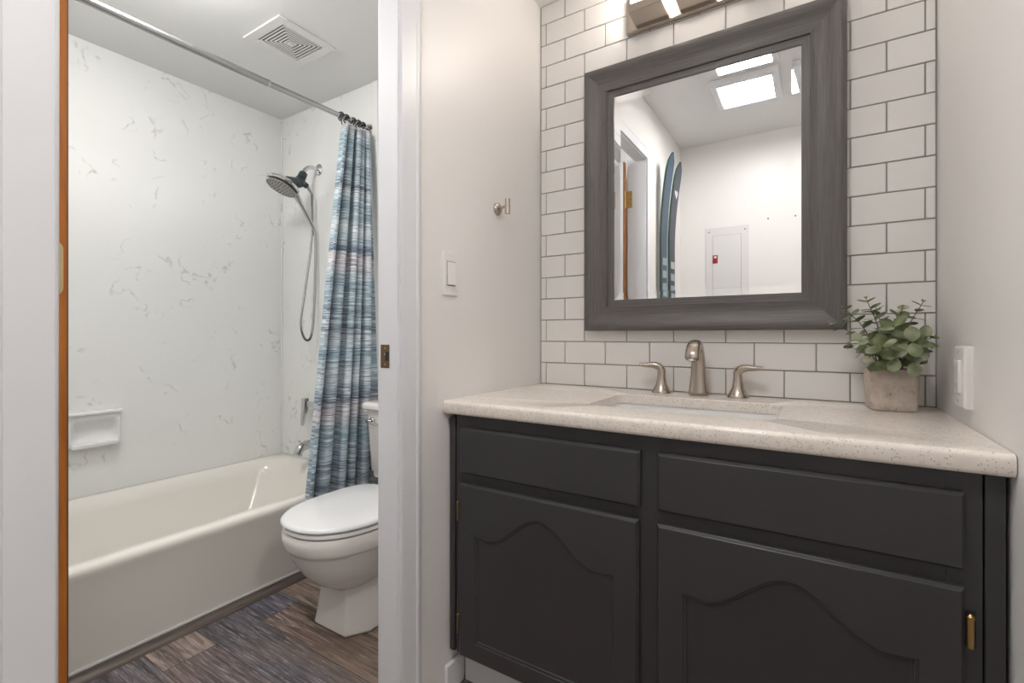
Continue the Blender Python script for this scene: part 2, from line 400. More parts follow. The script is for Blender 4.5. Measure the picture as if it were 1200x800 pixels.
# ================================================================== TOILET
def toilet():
    tx = -.522
    t = thing('toilet', (tx, -.34, 0), 'white two-piece toilet with closed lid between the tub and the partition wall', 'toilet')
    def egg(cy, w, lf, lb, z, n=40, p=2.25, q=2.9):
        out = []
        for k in range(n):
            a = 2*PI*k/n; c, s = math.cos(a), math.sin(a)
            e = p if s < 0 else q
            x = math.copysign(abs(c)**(2/e), c)*w; y = math.copysign(abs(s)**(2/e), s)*(lf if s < 0 else lb)
            out.append(Vector((tx+x, cy+y, z)))
        return out
    zt = HC-.462                              # bowl rim top
    cy = -.44
    rings = []
    for (w_, lf, lb, z) in ((.06, .07, .15, zt-.235), (.085, .095, .19, zt-.222), (.118, .145, .20, zt-.19), (.140, .180, .205, zt-.15), (.158, .207, .21, zt-.105), (.168, .222, .21, zt-.072),
                            (.1705, .226, .21, zt-.062), (.178, .232, .214, zt-.059), (.182, .237, .216, zt-.050), (.185, .242, .216, zt-.028), (.184, .241, .216, zt-.008), (.178, .235, .21, zt)):
        rings.append(egg(cy, w_, lf, lb, z))
    b = B(); loft(b, rings, True, True)
    # faceted pedestal
    def octo(w0, w1, yf, ym, yb_, z):
        return [Vector((tx+x, y, z)) for x, y in ((-w0, yf), (w0, yf), (w1, ym), (w1, yb_), (-w1, yb_), (-w1, ym))]
    pr = [octo(.082, .128, -.545, -.475, -.10, 0), octo(.082, .128, -.543, -.473, -.10, .012), octo(.078, .118, -.535, -.465, -.11, .05), octo(.070, .105, -.525, -.46, -.12, .14), octo(.072, .110, -.53, -.455, -.12, .22), octo(.10, .13, -.56, -.46, -.12, .26)]
    obj('bowl', b, M['porc'], t, smooth=50)
    b2 = B(); loft(b2, pr, True, True); obj('pedestal', b2, M['porc'], t, bev=.010, seg=3)
    b = B(); box(b, tx-.17, tx+.17, -.26, -.02, zt-.16, zt-.004); obj('tank_shelf', b, M['porc'], t, bev=.03, seg=4)
    def slab(name, w_, lf, lb, z0, z1, m, r=.006):
        rs = [egg(cy, w_-r, lf-r, lb-r, z0, q=4), egg(cy, w_, lf, lb, z0+r*.8, q=4), egg(cy, w_, lf, lb, z1-r, q=4), egg(cy, w_-r*.5, lf-r*.5, lb-r*.5, z1-r*.35, q=4), egg(cy, w_-r*1.8, lf-r*1.8, lb-r*1.8, z1, q=4),
              egg(cy, (w_)*.45, lf*.45, lb*.45, z1+.0015, q=4)]
        b = B(); loft(b, rs, True, True); return obj(name, b, m, t, smooth=50)
    slab('seat', .183, .240, .215, zt+.004, zt+.019, M['seat'], .004)
    slab('lid', .187, .245, .215, zt+.021, zt+.040, M['seat'], .008)
    for s in (-1, 1):
        b = B(); tube(b, [(tx+s*.06, -.225, zt+.012), (tx+s*.10, -.225, zt+.012)], .012); obj('seat_hinge', b, M['seat'], t, smooth=40)
    # tank
    b = B(); zt0 = HC-.432; zt1 = HC-.135; rs = []
    for w_, yf, z, r in ((.185, -.165, zt0-.002, .02), (.200, -.180, zt0+.012, .02), (.202, -.182, zt0+.035, .02), (.207, -.187, zt0+.042, .02), (.222, -.196, zt1, .02)):
        rs.append(rrect(tx-w_, tx+w_, yf, .022, r, z, 5))
    loft(b, rs); obj('tank', b, M['porc'], t, smooth=40)
    b = B(); rs = [rrect(tx-w_, tx+w_, yf, .026, r, z, 5) for w_, yf, z, r in ((.226, -.200, zt1, .022), (.236, -.212, zt1+.006, .022), (.238, -.214, zt1+.018, .022), (.234, -.210, zt1+.028, .02), (.225, -.2, zt1+.032, .02))]
    loft(b, rs); obj('tank_lid', b, M['porc'], t, smooth=50)
    b = B(); lathe(b, (tx-.175, -.196, HC-.178), (0, -1, 0), [(.014, 0), (.014, .008), (.010, .012)]); tube(b, bez([(tx-.175, -.208, HC-.178), (tx-.185, -.222, HC-.178), (tx-.150, -.226, HC-.182), (tx-.105, -.224, HC-.190)], 6), .0055)
    obj('flush_lever', b, M['chrome'], t, smooth=40)
    b = B(); lathe(b, (tx-.115, -.36, 0.0), (0, 0, 1), [(.012, 0), (.012, .008), (.006, .014)]); obj('bolt_cap', b, M['porcw'], t, smooth=40)
toilet()

# ================================================================== curtain rod, rings, curtain
XR, ZR = -.972, HC+1.190
t = thing('curtain_rod', (XR, -.74, ZR), 'steel shower curtain rod spanning above the bathtub', 'curtain rod')
b = B(); tube(b, [(XR, -1.497, ZR-.004), (XR, -.49, ZR)], .0135, 16); obj('outer_tube', b, M['rod'], t, smooth=40)
b = B(); tube(b, [(XR, -.495, ZR), (XR, .03, ZR+.006)], .0115, 16); obj('inner_tube', b, M['rod'], t, smooth=40)
b = B(); lathe(b, (XR, -.49, ZR), (0, 1, 0), [(.0142, -.006), (.0142, .003)], 16); obj('collar', b, M['chrome'], t, smooth=40)
b = B(); lathe(b, (XR, .030, ZR+.006), (0, -1, 0), [(.024, 0), (.024, .008), (.014, .022)]); obj('end_cup', b, M['chrome'], t, smooth=40)
b = B(); lathe(b, (XR, -1.497, ZR-.004), (0, 1, 0), [(.024, 0), (.024, .008), (.014, .022)]); obj('end_cup', b, M['chrome'], t, smooth=40)

npl = 5
def cur_pt(s, v):
    """s 0..1 along the curtain, v 0 top .. 1 bottom"""
    ya = -.140 + (-.420+.140)*(v**.9); yb_ = .012 + (-.006)*v
    u = s
    y = ya + (yb_-ya)*(1-(1-u)**(1-.28*v))
    ph = (s + .045*math.sin(2*PI*s*1.4+.9))*npl*2*PI
    amp = .027 + .008*v
    x = XR + .012 + .100*v**.8 + amp*math.sin(ph) + .003*math.sin(ph*.5+1)
    y -= .0065*math.sin(2*ph)
    return Vector((x, y, 0))
t = thing('shower_curtain', (XR+.03, -.12, .22), 'blue and grey striped fabric shower curtain gathered at the end of the rod', 'shower curtain')
b = B(); NS, NV = 260, 46; grid = []
for i in range(NV+1):
    v = i/NV; z = (ZR-.028) + (.20-(ZR-.028))*v
    row = []
    for k in range(NS+1):
        p = cur_pt(k/NS, v); row.append(b.verts.new((p.x, p.y, z - (.006*abs(math.sin(k/NS*npl*PI)) if i == 0 else 0))))
    grid.append(row)
for i in range(NV):
    for k in range(NS): b.faces.new((grid[i][k], grid[i][k+1], grid[i+1][k+1], grid[i+1][k]))
o = obj('cloth', b, M['curtain'], t, smooth=80); md = o.modifiers.new('solid', 'SOLIDIFY'); md.thickness = .0016
for k in range(npl+1):
    y = cur_pt(min(1, (k+.0)/npl), 0).y
    ring = B(); pts = [(XR + .0175*math.cos(a), y + .004*math.sin(a*2), ZR + .002 + .0185*math.sin(a)) for a in [2*PI*q/16 for q in range(17)]]
    tube(ring, pts, .0034, 6, False)
    tube(ring, [(XR+.006, y, ZR-.015), (XR+.010, y, ZR-.036)], .003, 6)
    lathe(ring, (XR+.016, y, ZR+.004), (1, 0, .2), [(.0075, -.004), (.0095, 0), (.0075, .005), (.003, .007)], 10)
    o = obj('curtain_ring', ring, M['bronze'], None, smooth=40)
    tag(o, 'dark bronze curtain hook hanging the striped curtain from the steel rod', 'curtain hook', 'dark hooks bunched at the end of the shower rod')

# ================================================================== shower head set
xs_ = -1.374
t = thing('combination_shower', (xs_, .03, HC+1.07), 'round chrome combination shower head on a curved arm above the tub', 'shower head')
b = B(); lathe(b, (xs_, YS, HC+1.07), (0, -1, 0), [(.030, 0), (.030, .004), (.022, .010), (.012, .014)]); obj('flange', b, M['chrome'], t, smooth=40)
b = B(); tube(b, bez([(xs_, .02, HC+1.07), (xs_, -.02, HC+1.068), (xs_, -.050, HC+1.050), (xs_, -.070, HC+1.012)], 8), .0105, 14); obj('shower_arm', b, M['chrome'], t, smooth=40)
b = B(); a0 = Vector((xs_, -.062, HC+1.026)); d = Vector((0, -.42, -.9)).normalized()
lathe(b, a0, d, [(.014, -.004), (.021, .002), (.022, .032), (.016, .036), (.025, .040), (.028, .066), (.018, .082)], 12)
tube(b, [a0+d*.05, a0+d*.05+Vector((0, .040, -.018))], .015, 10)
tube(b, [a0+d*.062, (xs_, -.150, HC+.952)], [.025, .034], 12)
obj('bracket', b, M['dark'], t, smooth=30)
hc = Vector((xs_, -.178, HC+.932)); hn = Vector((-.10, -.42, -.90)).normalized()
b = B(); lathe(b, hc - hn*.012, hn, [(.02, -.026), (.045, -.018), (.070, -.007), (.0795, .002), (.0805, .011), (.0775, .016), (.074, .0165), (.04, .015)], 40)
obj('head', b, M['chrome'], t, smooth=35)
b = B(); u, v = frame_of(hn)
lathe(b, hc + hn*.0045, hn, [(.0745, .0110), (.0745, .0130)], 40); fp = obj('face_plate', b, mat('nozzle_grey', (.45, .44, .42), .4, .3), t, smooth=35)
b = B()
for rr_, n in ((.016, 8), (.030, 12), (.044, 18), (.056, 22), (.067, 28)):
    for k in range(n):
        a = 2*PI*k/n; lathe(b, hc + hn*.0165 + (u*math.cos(a)+v*math.sin(a))*rr_, hn, [(.0034, 0), (.0026, .003)], 6)
obj('nozzles', b, M['dark'], fp)
b = B(); tube(b, bez([(xs_, -.108, HC+.905), (xs_, -.080, HC+.865), (xs_, -.035, HC+.800), (xs_, -.002, HC+.745), (xs_, .006, HC+.712)], 6), [.016]*6+[.0125]*6+[.011]*6+[.0095]*7, 12); obj('handle', b, M['chrome'], t, smooth=40)
b = B(); p0 = a0+d*.05+Vector((0, .040, -.018))
tube(b, [p0, p0+Vector((0, .022, -.022)), p0+Vector((0, .030, -.032))], [.011, .010, .008], 10); obj('hose_nut', b, M['chrome'], t, smooth=40)
pp = bez([p0+Vector((0, .030, -.032)), (xs_, -.012, HC+.86), (xs_-.002, -.010, HC+.77), (xs_-.004, -.020, HC+.62), (xs_-.004, -.050, HC+.42), (xs_, -.078, HC+.25), (xs_+.01, -.070, HC+.175), (xs_+.015, -.045, HC+.155), (xs_+.02, -.026, HC+.20), (xs_+.015, -.008, HC+.36), (xs_+.005, .004, HC+.58), (xs_, .006, HC+.712)], 16)
pts = []; rad = []
for i in range(len(pp)-1):
    for k in range(4):
        pts.append(pp[i].lerp(pp[i+1], k/4)); rad.append(.0066 if k % 2 else .0056)
b = B(); tube(b, pts, rad, 8); obj('hose', b, M['rod'], t, smooth=60)
# tub spout + valve
t = thing('tub_spout', (-1.36, YS, HC-.41), 'chrome bathtub spout low on the shower wall beside the curtain', 'tub spout')
b = B(); tube(b, bez([(-1.36, YS, HC-.392), (-1.36, -.03, HC-.390), (-1.36, -.070, HC-.392), (-1.36, -.096, HC-.408), (-1.36, -.104, HC-.436)], 6), [.024]*12+[.023]*6+[.021]*6+[.019], 20)
obj('spout', b, M['chrome'], t, smooth=45)
b = B(); lathe(b, (-1.36, -.092, HC-.378), (0, -.3, 1), [(.004, -.006), (.004, .010), (.008, .011), (.008, .018), (.003, .020)], 10); obj('diverter_knob', b, M['chrome'], t, smooth=40)
t = thing('bath_valve', (-1.40, YS, HC-.23), 'chrome bath mixer plate and lever half hidden by the curtain', 'bath valve')
b = B(); lathe(b, (-1.335, YS, HC-.19), (0, -1, 0), [(.075, 0), (.075, .004), (.066, .009), (.030, .012), (.026, .045), (.018, .05)], 36); obj('escutcheon', b, M['chrome'], t, smooth=35)
b = B(); loft(b, [rrect(-1.442, -1.408, -.032, -.006, .005, HC-.155, 3), rrect(-1.442, -1.410, -.034, -.008, .005, HC-.215, 3), rrect(-1.442, -1.424, -.038, -.024, .004, HC-.300, 3)]); box(b, -1.42, -1.335, -.024, -.012, HC-.20, HC-.17); obj('lever', b, M['chrome'], t, smooth=40)

# ================================================================== exhaust vent, bath light
t = thing('ceiling_vent', (-.9985, -.378, CB), 'square white exhaust fan grille with concentric slots in the bath ceiling', 'ceiling vent')
vx, vy = -.9985, -.378
def sqring(b, h0, h1, z0, z1):
    box(b, vx-h1, vx+h1, vy-h1, vy-h0, z0, z1); box(b, vx-h1, vx+h1, vy+h0, vy+h1, z0, z1)
    box(b, vx-h1, vx-h0, vy-h0, vy+h0, z0, z1); box(b, vx+h0, vx+h1, vy-h0, vy+h0, z0, z1)
b = B(); sqring(b, .090, .130, CB-.007, CB); obj('grille_frame', b, M['plastic'], t, bev=.002)
b = B(); box(b, vx-.09, vx+.09, vy-.09, vy+.09, CB-.002, CB); obj('backing', b, M['black'], t)
b = B()
for k in range(6): 
    h1 = .0850 - k*.0130; sqring(b, h1-.0065, h1, CB-.006, CB-.0035)
box(b, vx-.010, vx+.010, vy-.010, vy+.010, CB-.011, CB-.005)
obj('louvers', b, M['plastic'], t)
t = thing('ceiling_light', (-.80, -.96, CB), 'round white dome light on the bathroom ceiling beside the bathtub', 'ceiling light')
b = B(); lathe(b, (-.80, -.96, CB), (0, 0, -1), [(.15, 0), (.15, .02), (.14, .024)], 32); obj('base', b, M['plastic'], t, smooth=40)
b = B(); lathe(b, (-.80, -.96, CB-.022), (0, 0, -1), [(.138, 0), (.130, .03), (.10, .055), (.05, .07), (.01, .074)], 32); obj('dome', b, M['e_bath'], t, smooth=60)

# ================================================================== vanity-room ceiling panel light, added hall fill light
px0, px1, py0, py1 = .405, .680, -1.665, -1.375
t = thing('ceiling_panel_light', ((px0+px1)/2, (py0+py1)/2, CM-.03), 'bright square ceiling light in a white frame, reflected in the mirror', 'ceiling light')
b = B(); fw = .035
box(b, px0-fw, px1+fw, py0-fw, py0, CM-.035, CM); box(b, px0-fw, px1+fw, py1, py1+fw, CM-.035, CM); box(b, px0-fw, px0, py0, py1, CM-.035, CM); box(b, px1, px1+fw, py0, py1, CM-.035, CM)
obj('frame', b, M['trim'], t, bev=.004)
b = B(); box(b, px0+.001, px1-.001, py0+.001, py1-.001, CM-.020, CM-.004); obj('diffuser', b, M['e_sky'], t)
t = thing('hall_fill_light', (1.85, -1.50, CM), 'unseen round white dome light added on the hall ceiling to brighten the vanity room', 'ceiling light')  # added lamp out of view, brightens the cabinet fronts and vanity side
b = B(); lathe(b, (1.85, -1.50, CM), (0, 0, -1), [(.17, 0), (.17, .02), (.16, .024)], 32); obj('base', b, M['plastic'], t, smooth=40)
b = B(); lathe(b, (1.85, -1.50, CM-.022), (0, 0, -1), [(.158, 0), (.150, .03), (.11, .055), (.05, .07), (.01, .074)], 32); obj('dome', b, M['e_hall_fill'], t, smooth=60)

# ================================================================== BATH DOOR (open, swung into the bath)
yd0, yd1 = -1.3575, -1.3225
t = thing('bath_door', (-.45, -1.34, .01), 'open bathroom door seen edge-on, painted faces with an orange varnished wooden edge', 'door')
b = B(); box(b, XN-.650, XN-.0115, yd0, yd1, .012, DZ-.004); obj('leaf', b, M['doorp'], t, bev=.001, seg=1)
b = B(); box(b, XN-.0115, XN-.0045, yd0, yd1, .012, DZ-.004); obj('hinge_edge', b, M['wood'], t, bev=.0012)
b = B(); box(b, XN-.0116, XN-.0046, yd1-.0005, yd1+.0012, .012, DZ-.004); obj('edge_dark_line', b, M['brassd'], t)  # thin dark line down the door edge
def hinge_leaf(z0, z1):
    b = B(); r = .012; pts = []
    y0, y1 = yd0-.002, yd1-.0050
    for cy_, cz, a0 in ((y1-r, z1-r, 0), (y0, z1, None), (y0, z0, None), (y1-r, z0+r, -PI/2)):
        if a0 is None: pts.append((cy_, cz))
        else: pts += [(cy_ + r*math.cos(a0+PI/2*k/6), cz + r*math.sin(a0+PI/2*k/6)) for k in range(7)]
    loft(b, [[(XN-.0048, y, z) for y, z in pts], [(XN-.0028, y, z) for y, z in pts]])
    h = obj('hinge', b, M['brassp'], t, bev=.0005, seg=1)
    for q in (.2, .5, .8) if z1-z0 < .06 else (.5,):
        zz = z0 + (z1-z0)*q
        s = B(); lathe(s, (XN-.0029, yd1-.0150, zz), (1, 0, 0), [(.0034, 0), (.003, .0008), (.0012, .0006)], 12); obj('screw', s, M['brassd'], h, smooth=30)
hinge_leaf(HC+.244, HC+.329); hinge_leaf(HC+.975, HC+1.08)
t2 = thing('jamb_hinge', (XN+.01, DY0, HC+.92), 'brass hinge on the painted door jamb, seen in the mirror', 'hinge')
b = B(); box(b, XN-.002, XN+.032, DY0, DY0+.003, HC+.975, HC+1.08); obj('plate', b, M['brass'], t2, bev=.001)
b = B(); tube(b, [(XN-.007, DY0+.002, HC+.975), (XN-.007, DY0+.002, HC+1.08)], .006, 12); obj('barrel', b, M['brass'], t2, smooth=40)
for k in (.2, .5, .8):
    b = B(); lathe(b, (XN+.02, DY0+.003, HC+.975+.105*k), (0, 1, 0), [(.0035, 0), (.003, .001)], 10); obj('screw', b, M['brassd'], t2)
# strike plate on the far jamb
t = thing('strike_plate', (XW+.04, DY1, HC+.128), 'small dark brass strike plate let into the white door jamb', 'strike plate')
b = B(); x0, x1, z0, z1 = XW+.007, XW+.038, HC+.099, HC+.158
box(b, x0, x1-.0, DY1-.0012, DY1+.0006, z0, z1); pl = obj('plate', b, M['brassd'], t, bev=.0008)
b = B(); box(b, x0+.018, x0+.030, DY1-.0016, DY1-.0004, z0+.018, z0+.041); obj('latch_hole', b, M['black'], pl)
for zz in (z0+.009, z1-.009, (z0+z1)/2+.006):
    b = B(); lathe(b, (x0+.016, DY1-.0012, zz), (0, -1, 0), [(.0030, 0), (.0024, .0008)], 10); obj('screw', b, M['brass'], pl)

# ================================================================== switch, hook, outlet
t = thing('light_switch', (0, -.533, HC+.293), 'white rocker light switch on the wall left of the mirror', 'light switch')
b = B(); rs = []
for x, i in ((0, 0), (.003, 0), (.006, .003)): rs.append([Vector((x, p.x, p.y)) for p in rrect(-.565+i, -.500-i, HC+.293+i, HC+.418-i, .003, 0, 3)])
loft(b, rs); obj('cover_plate', b, M['plastic'], t, smooth=35)
b = B(); box(b, .0058, .0066, -.5515, -.5145, HC+.321, HC+.391); obj('opening', b, M['grout'], t)
b = B(); y0, y1 = -.5495, -.5165
loft(b, [[(.006, y0, HC+.323), (.006, y1, HC+.323), (.006, y1, HC+.389), (.006, y0, HC+.389)], [(.0135, y0, HC+.3245), (.0135, y1, HC+.3245), (.0085, y1, HC+.3885), (.0085, y0, HC+.3885)]]); obj('rocker', b, M['plastic'], t, bev=.001)
for zz in (HC+.307, HC+.405):
    b = B(); lathe(b, (.006, -.5325, zz), (1, 0, 0), [(.003, 0), (.0026, .0008)], 10); obj('screw', b, M['plastic'], t)
t = thing('robe_hook', (0, -.292, HC+.574), 'small nickel robe hook on the wall between the switch and the mirror', 'robe hook')
b = B(); lathe(b, (0, -.292, HC+.593), (1, 0, 0), [(.021, 0), (.021, .004), (.017, .009), (.008, .013)], 24); obj('rosette', b, M['nickel'], t, smooth=35)
b = B(); tube(b, [(.008, -.292, HC+.594), (.038, -.292, HC+.598)], .0048, 12); obj('post', b, M['nickel'], t, smooth=40)
b = B(); tube(b, [(.042, -.294, HC+.572), (.042, -.294, HC+.621)], .0085, 16); obj('peg', b, M['nickel'], t, bev=.001)
t = thing('wall_outlet', (W, -.277, HC+.03), 'white outlet plate on the right wall above the counter, beside the potted plant', 'outlet')
oy0, oy1, oz0, oz1 = -.322, -.240, HC+.036, HC+.160
b = B(); rs = []
for x, i in ((W, 0), (W-.010, 0), (W-.014, .004)): rs.append([Vector((x, p.x, p.y)) for p in rrect(oy0+i, oy1-i, oz0+i, oz1-i, .003, 0, 3)])
loft(b, rs); obj('cover_plate', b, M['plastic'], t, smooth=35)
b = B(); yc = (oy0+oy1)/2; rs = [[Vector((x, p.x, p.y)) for p in rrect(yc-.0165+i, yc+.0165-i, (oz0+oz1)/2-.033+i, (oz0+oz1)/2+.033-i, .003, 0, 3)] for x, i in ((W-.014, 0), (W-.017, 0), (W-.018, .001))]
loft(b, rs); rc = obj('receptacle', b, M['porcw'], t, smooth=35)
for zc in (-.017, .017):
    b = B()
    for dy in (-.0055, .0055): box(b, W-.0184, W-.0176, yc+dy-.001, yc+dy+.001, (oz0+oz1)/2+zc-.004, (oz0+oz1)/2+zc+.005)
    obj('socket_slots', b, M['grout'], rc)
for zz in (oz0+.014, oz1-.014):
    b = B(); lathe(b, (W-.014, yc, zz), (-1, 0, 0), [(.0035, 0), (.003, .001)], 10); obj('screw', b, M['chrome'], t)

# ================================================================== VANITY
YF = -.534; YD = -.552
t = thing('vanity_cabinet', (.567, -.27, 0), 'charcoal painted vanity cabinet with arched panel doors under the speckled counter', 'cabinet')
b = B(); zt = HC-.0372; zb = HC-.706
box(b, .006, .022, YF+.018, -.006, zb, zt); box(b, W-.024, W-.008, YF+.018, -.006, zb, zt); box(b, .022, W-.024, YF+.018, -.006, zb, zb+.016); box(b, .022, W-.024, -.012, -.006, zb+.016, zt); obj('carcass', b, M['cab'], t)
b = B()
box(b, .027, .085, YF, YF+.018, zb, zt); box(b, .535, .605, YF, YF+.018, zb, zt); box(b, 1.06, 1.104, YF, YF+.018, zb, zt)
for x0, x1 in ((.085, .535), (.605, 1.06)):
    box(b, x0, x1, YF, YF+.018, HC-.09, zt); box(b, x0, x1, YF, YF+.018, HC-.245, HC-.175); box(b, x0, x1, YF, YF+.018, zb, HC-.66)
obj('face_frame', b, M['cab'], t, bev=.0008, seg=1)
b = B(); box(b, .004, .0235, YF-.004, YF+.018, zb, zt-.012); obj('filler_strip', b, M['cab'], t, bev=.005, seg=3)
b = B(); box(b, 1.106, 1.1305, YF-.002, YF+.018, zb, zt-.002); obj('filler_strip', b, M['cab'], t, bev=.002)
b = B(); box(b, .012, W-.002, -.475, -.463, 0.0, zb); obj('toe_kick', b, M['trim'], t)
def edge_rings(x0, x1, z0, z1):
    def q(i, y): return [(x0+i, y, z0+i), (x1-i, y, z0+i), (x1-i, y, z1-i), (x0+i, y, z1-i)]
    return [q(0, YF), q(0, YD+.006), q(.002, YD+.004), q(.003, YD+.002), q(.0055, YD)]
def drawer(x0, x1, z0, z1):
    b = B(); loft(b, edge_rings(x0, x1, z0, z1)); obj('drawer_front', b, M['cab'], t, bev=.0007, seg=1)
drawer(.050, .552, HC-.197, HC-.072); drawer(.590, 1.081, HC-.196, HC-.071)
def door(x0, x1, z0, z1, px0, px1, pz0, zs, pk):
    cx = (px0+px1)/2; hw = (px1-px0)/2
    def contour(ins, y):
        pts = []; n = 64; top = []
        for k in range(n+1):
            s = -1 + 2*k/n; a = min(abs(s)/.78, 1)
            z = zs + (pk-zs)*(.5+.5*math.cos(PI*a)) + (.004*max(0, (abs(s)-.78)/.22) if abs(s) > .78 else 0)
            top.append(Vector((cx+s*hw, 0, z)))
        pts = [Vector((px0, 0, pz0)), Vector((px1, 0, pz0))] + top[::-1]
        out = []
        m_ = len(pts)
        for i, p in enumerate(pts):
            a, c = pts[i-1], pts[(i+1) % m_]
            d1 = (p-a).normalized(); d2 = (c-p).normalized()
            n1 = Vector((-d1.z, 0, d1.x)); n2 = Vector((-d2.z, 0, d2.x)); nn = (n1+n2).normalized()
            q = p + nn*(ins/max(.3, nn.dot(n1))); out.append((q.x, y, q.z))
        return out
    b = B(); er = edge_rings(x0, x1, z0, z1)
    loft(b, er, True, False)
    b.verts.ensure_lookup_table()
    rs = [contour(i, y) for i, y in ((0, YD), (.0015, YD+.0025), (.006, YD+.003), (.008, YD+.0065), (.0105, YD+.007))]
    vr = [[b.verts.new(p) for p in r] for r in rs]
    for r0, r1 in zip(vr, vr[1:]):
        for i in range(len(r0)):
            j = (i+1) % len(r0); b.faces.new((r0[i], r0[j], r1[j], r1[i]))
    # flat panel as vertical strips between the arch and the bottom edge
    last = vr[-1]; tops = last[2:]; nt_ = len(tops)            # right -> left
    lo = [last[1]] + [b.verts.new((tops[k].co.x, last[0].co.y, last[0].co.z)) for k in range(1, nt_-1)] + [last[0]]
    for k in range(nt_-1): b.faces.new((tops[k], tops[k+1], lo[k+1], lo[k]))
    # face around the panel
    first = vr[0]; er_v = [b.verts.new(p) for p in er[-1]]     # bl, br, tr, tl
    b.faces.new((er_v[0], er_v[1], first[1], first[0]))
    b.faces.new((er_v[1], er_v[2], first[2], first[1]))
    b.faces.new((er_v[3], er_v[0], first[0], first[-1]))
    tp = first[2:]; ot = [er_v[2]] + [b.verts.new((tp[k].co.x, YD, z1-.0055)) for k in range(1, len(tp)-1)] + [er_v[3]]
    for k in range(len(tp)-1): b.faces.new((ot[k], ot[k+1], tp[k+1], tp[k]))
    bmesh.ops.remove_doubles(b, verts=b.verts, dist=1e-6)
    return obj('cabinet_door', b, M['cab'], t, smooth=25)
d1 = door(.047, .549, HC-.700, HC-.225, .103, .494, HC-.651, HC-.363, HC-.279)
d2 = door(.589, 1.080, HC-.700, HC-.224, .644, 1.023, HC-.651, HC-.360, HC-.279)
def chinge(d, x, z, m):
    b = B(); tube(b, [(x, YD+.004, z-.024), (x, YD+.004, z+.024)], .0045, 10); 
    lathe(b, (x, YD+.004, z+.024), (0, 0, 1), [(.0055, -.002), (.0055, .002), (.002, .006)], 10)
    obj('hinge', b, m, d, smooth=35)
chinge(d1, .0435, HC-.305, M['brassd']); chinge(d1, .0435, HC-.615, M['brassd']); chinge(d2, 1.0865, HC-.293, M['brass']); chinge(d2, 1.0865, HC-.615, M['brass'])
# back leaf behind the visible right hinge
b = B(); box(b, 1.082, 1.096, YF-.0015, YF+.0005, HC-.322, HC-.264); obj('hinge_plate', b, M['black'], d2, bev=.0005)

# counter with undermount cut-out
def counter():
    t = thing('countertop', (.567, -.28, HC-.036), 'cream speckled quartz countertop with a rounded front edge over the charcoal cabinet', 'countertop')
    x0, x1, y0, y1 = .0015, W-.0015, -.562, .0
    sx0, sx1, sy0, sy1 = .365, .806, -.425, -.150
    n = 8
    def inner(z, e=0): return rrect(sx0-e, sx1+e, sy0-e, sy1+e, .035, z, n)
    def outer(i, z, yo=0):
        ins = inner(z); out = []
        cx, cy = (sx0+sx1)/2, (sy0+sy1)/2
        X0, X1, Y0, Y1 = x0, x1, y0+i, y1
        m = 4*(n+1)
        # corner-wise mapping to the outer rectangle
        cor = [(X1, Y1), (X0, Y1), (X0, Y0), (X1, Y0)]
        for c in range(4):
            for k in range(n+1):
                s = k/n - .5
                cx_, cy_ = cor[c]
                nxt = cor[(c+1) % 4]; prv = cor[c-1]
                if s < 0: p = (cx_ + (prv[0]-cx_)*(-s)*.5, cy_ + (prv[1]-cy_)*(-s)*.5)
                else: p = (cx_ + (nxt[0]-cx_)*s*.5, cy_ + (nxt[1]-cy_)*s*.5)
                out.append(Vector((p[0], p[1], z)))
        return out
    r = .010; rs = [inner(HC-.027), inner(HC-.002), inner(HC, .002)]
    for a in range(0, 7):
        th = PI/2*a/6; rs.append(outer(r - r*math.sin(th), HC - r + r*math.cos(th)))
    rs += [outer(0, HC-.028), outer(.003, HC-.034), outer(.006, HC-.036)]
    b = B(); loft(b, rs, False, False)
    # underside
    ur = [[b.verts.new(p) for p in q_] for q_ in (inner(HC-.027), inner(HC-.027, .026), inner(HC-.036, .028), outer(.006, HC-.036))]
    for vr, vo in zip(ur, ur[1:]):
        for i in range(len(vr)): j = (i+1) % len(vr); b.faces.new((vr[i], vr[j], vo[j], vo[i]))
    obj('slab', b, M['quartz'], t, smooth=40)
    t2 = thing('sink', (.585, -.29, HC-.18), 'white undermount sink basin beneath the counter cut-out', 'sink')
    b = B(); rs = []
    for e, z, r in ((.012, -.0275, .05), (.0, -.0275, .045), (-.004, -.040, .045), (-.014, -.09, .05), (-.03, -.13, .06), (-.07, -.150, .06), (-.12, -.156, .01)):
        rs.append(rrect(sx0-e-.004, sx1+e+.004, sy0-e-.004, sy1+e+.004, r, HC+z, n))
    loft(b, rs, False, True); obj('basin', b, M['porcw'], t2, smooth=60)
    b = B(); lathe(b, (.585, -.285, HC-.1565), (0, 0, 1), [(.024, 0), (.024, .003), (.018, .004), (.010, .002)], 24); obj('drain', b, M['nickel'], t2, smooth=40)
counter()

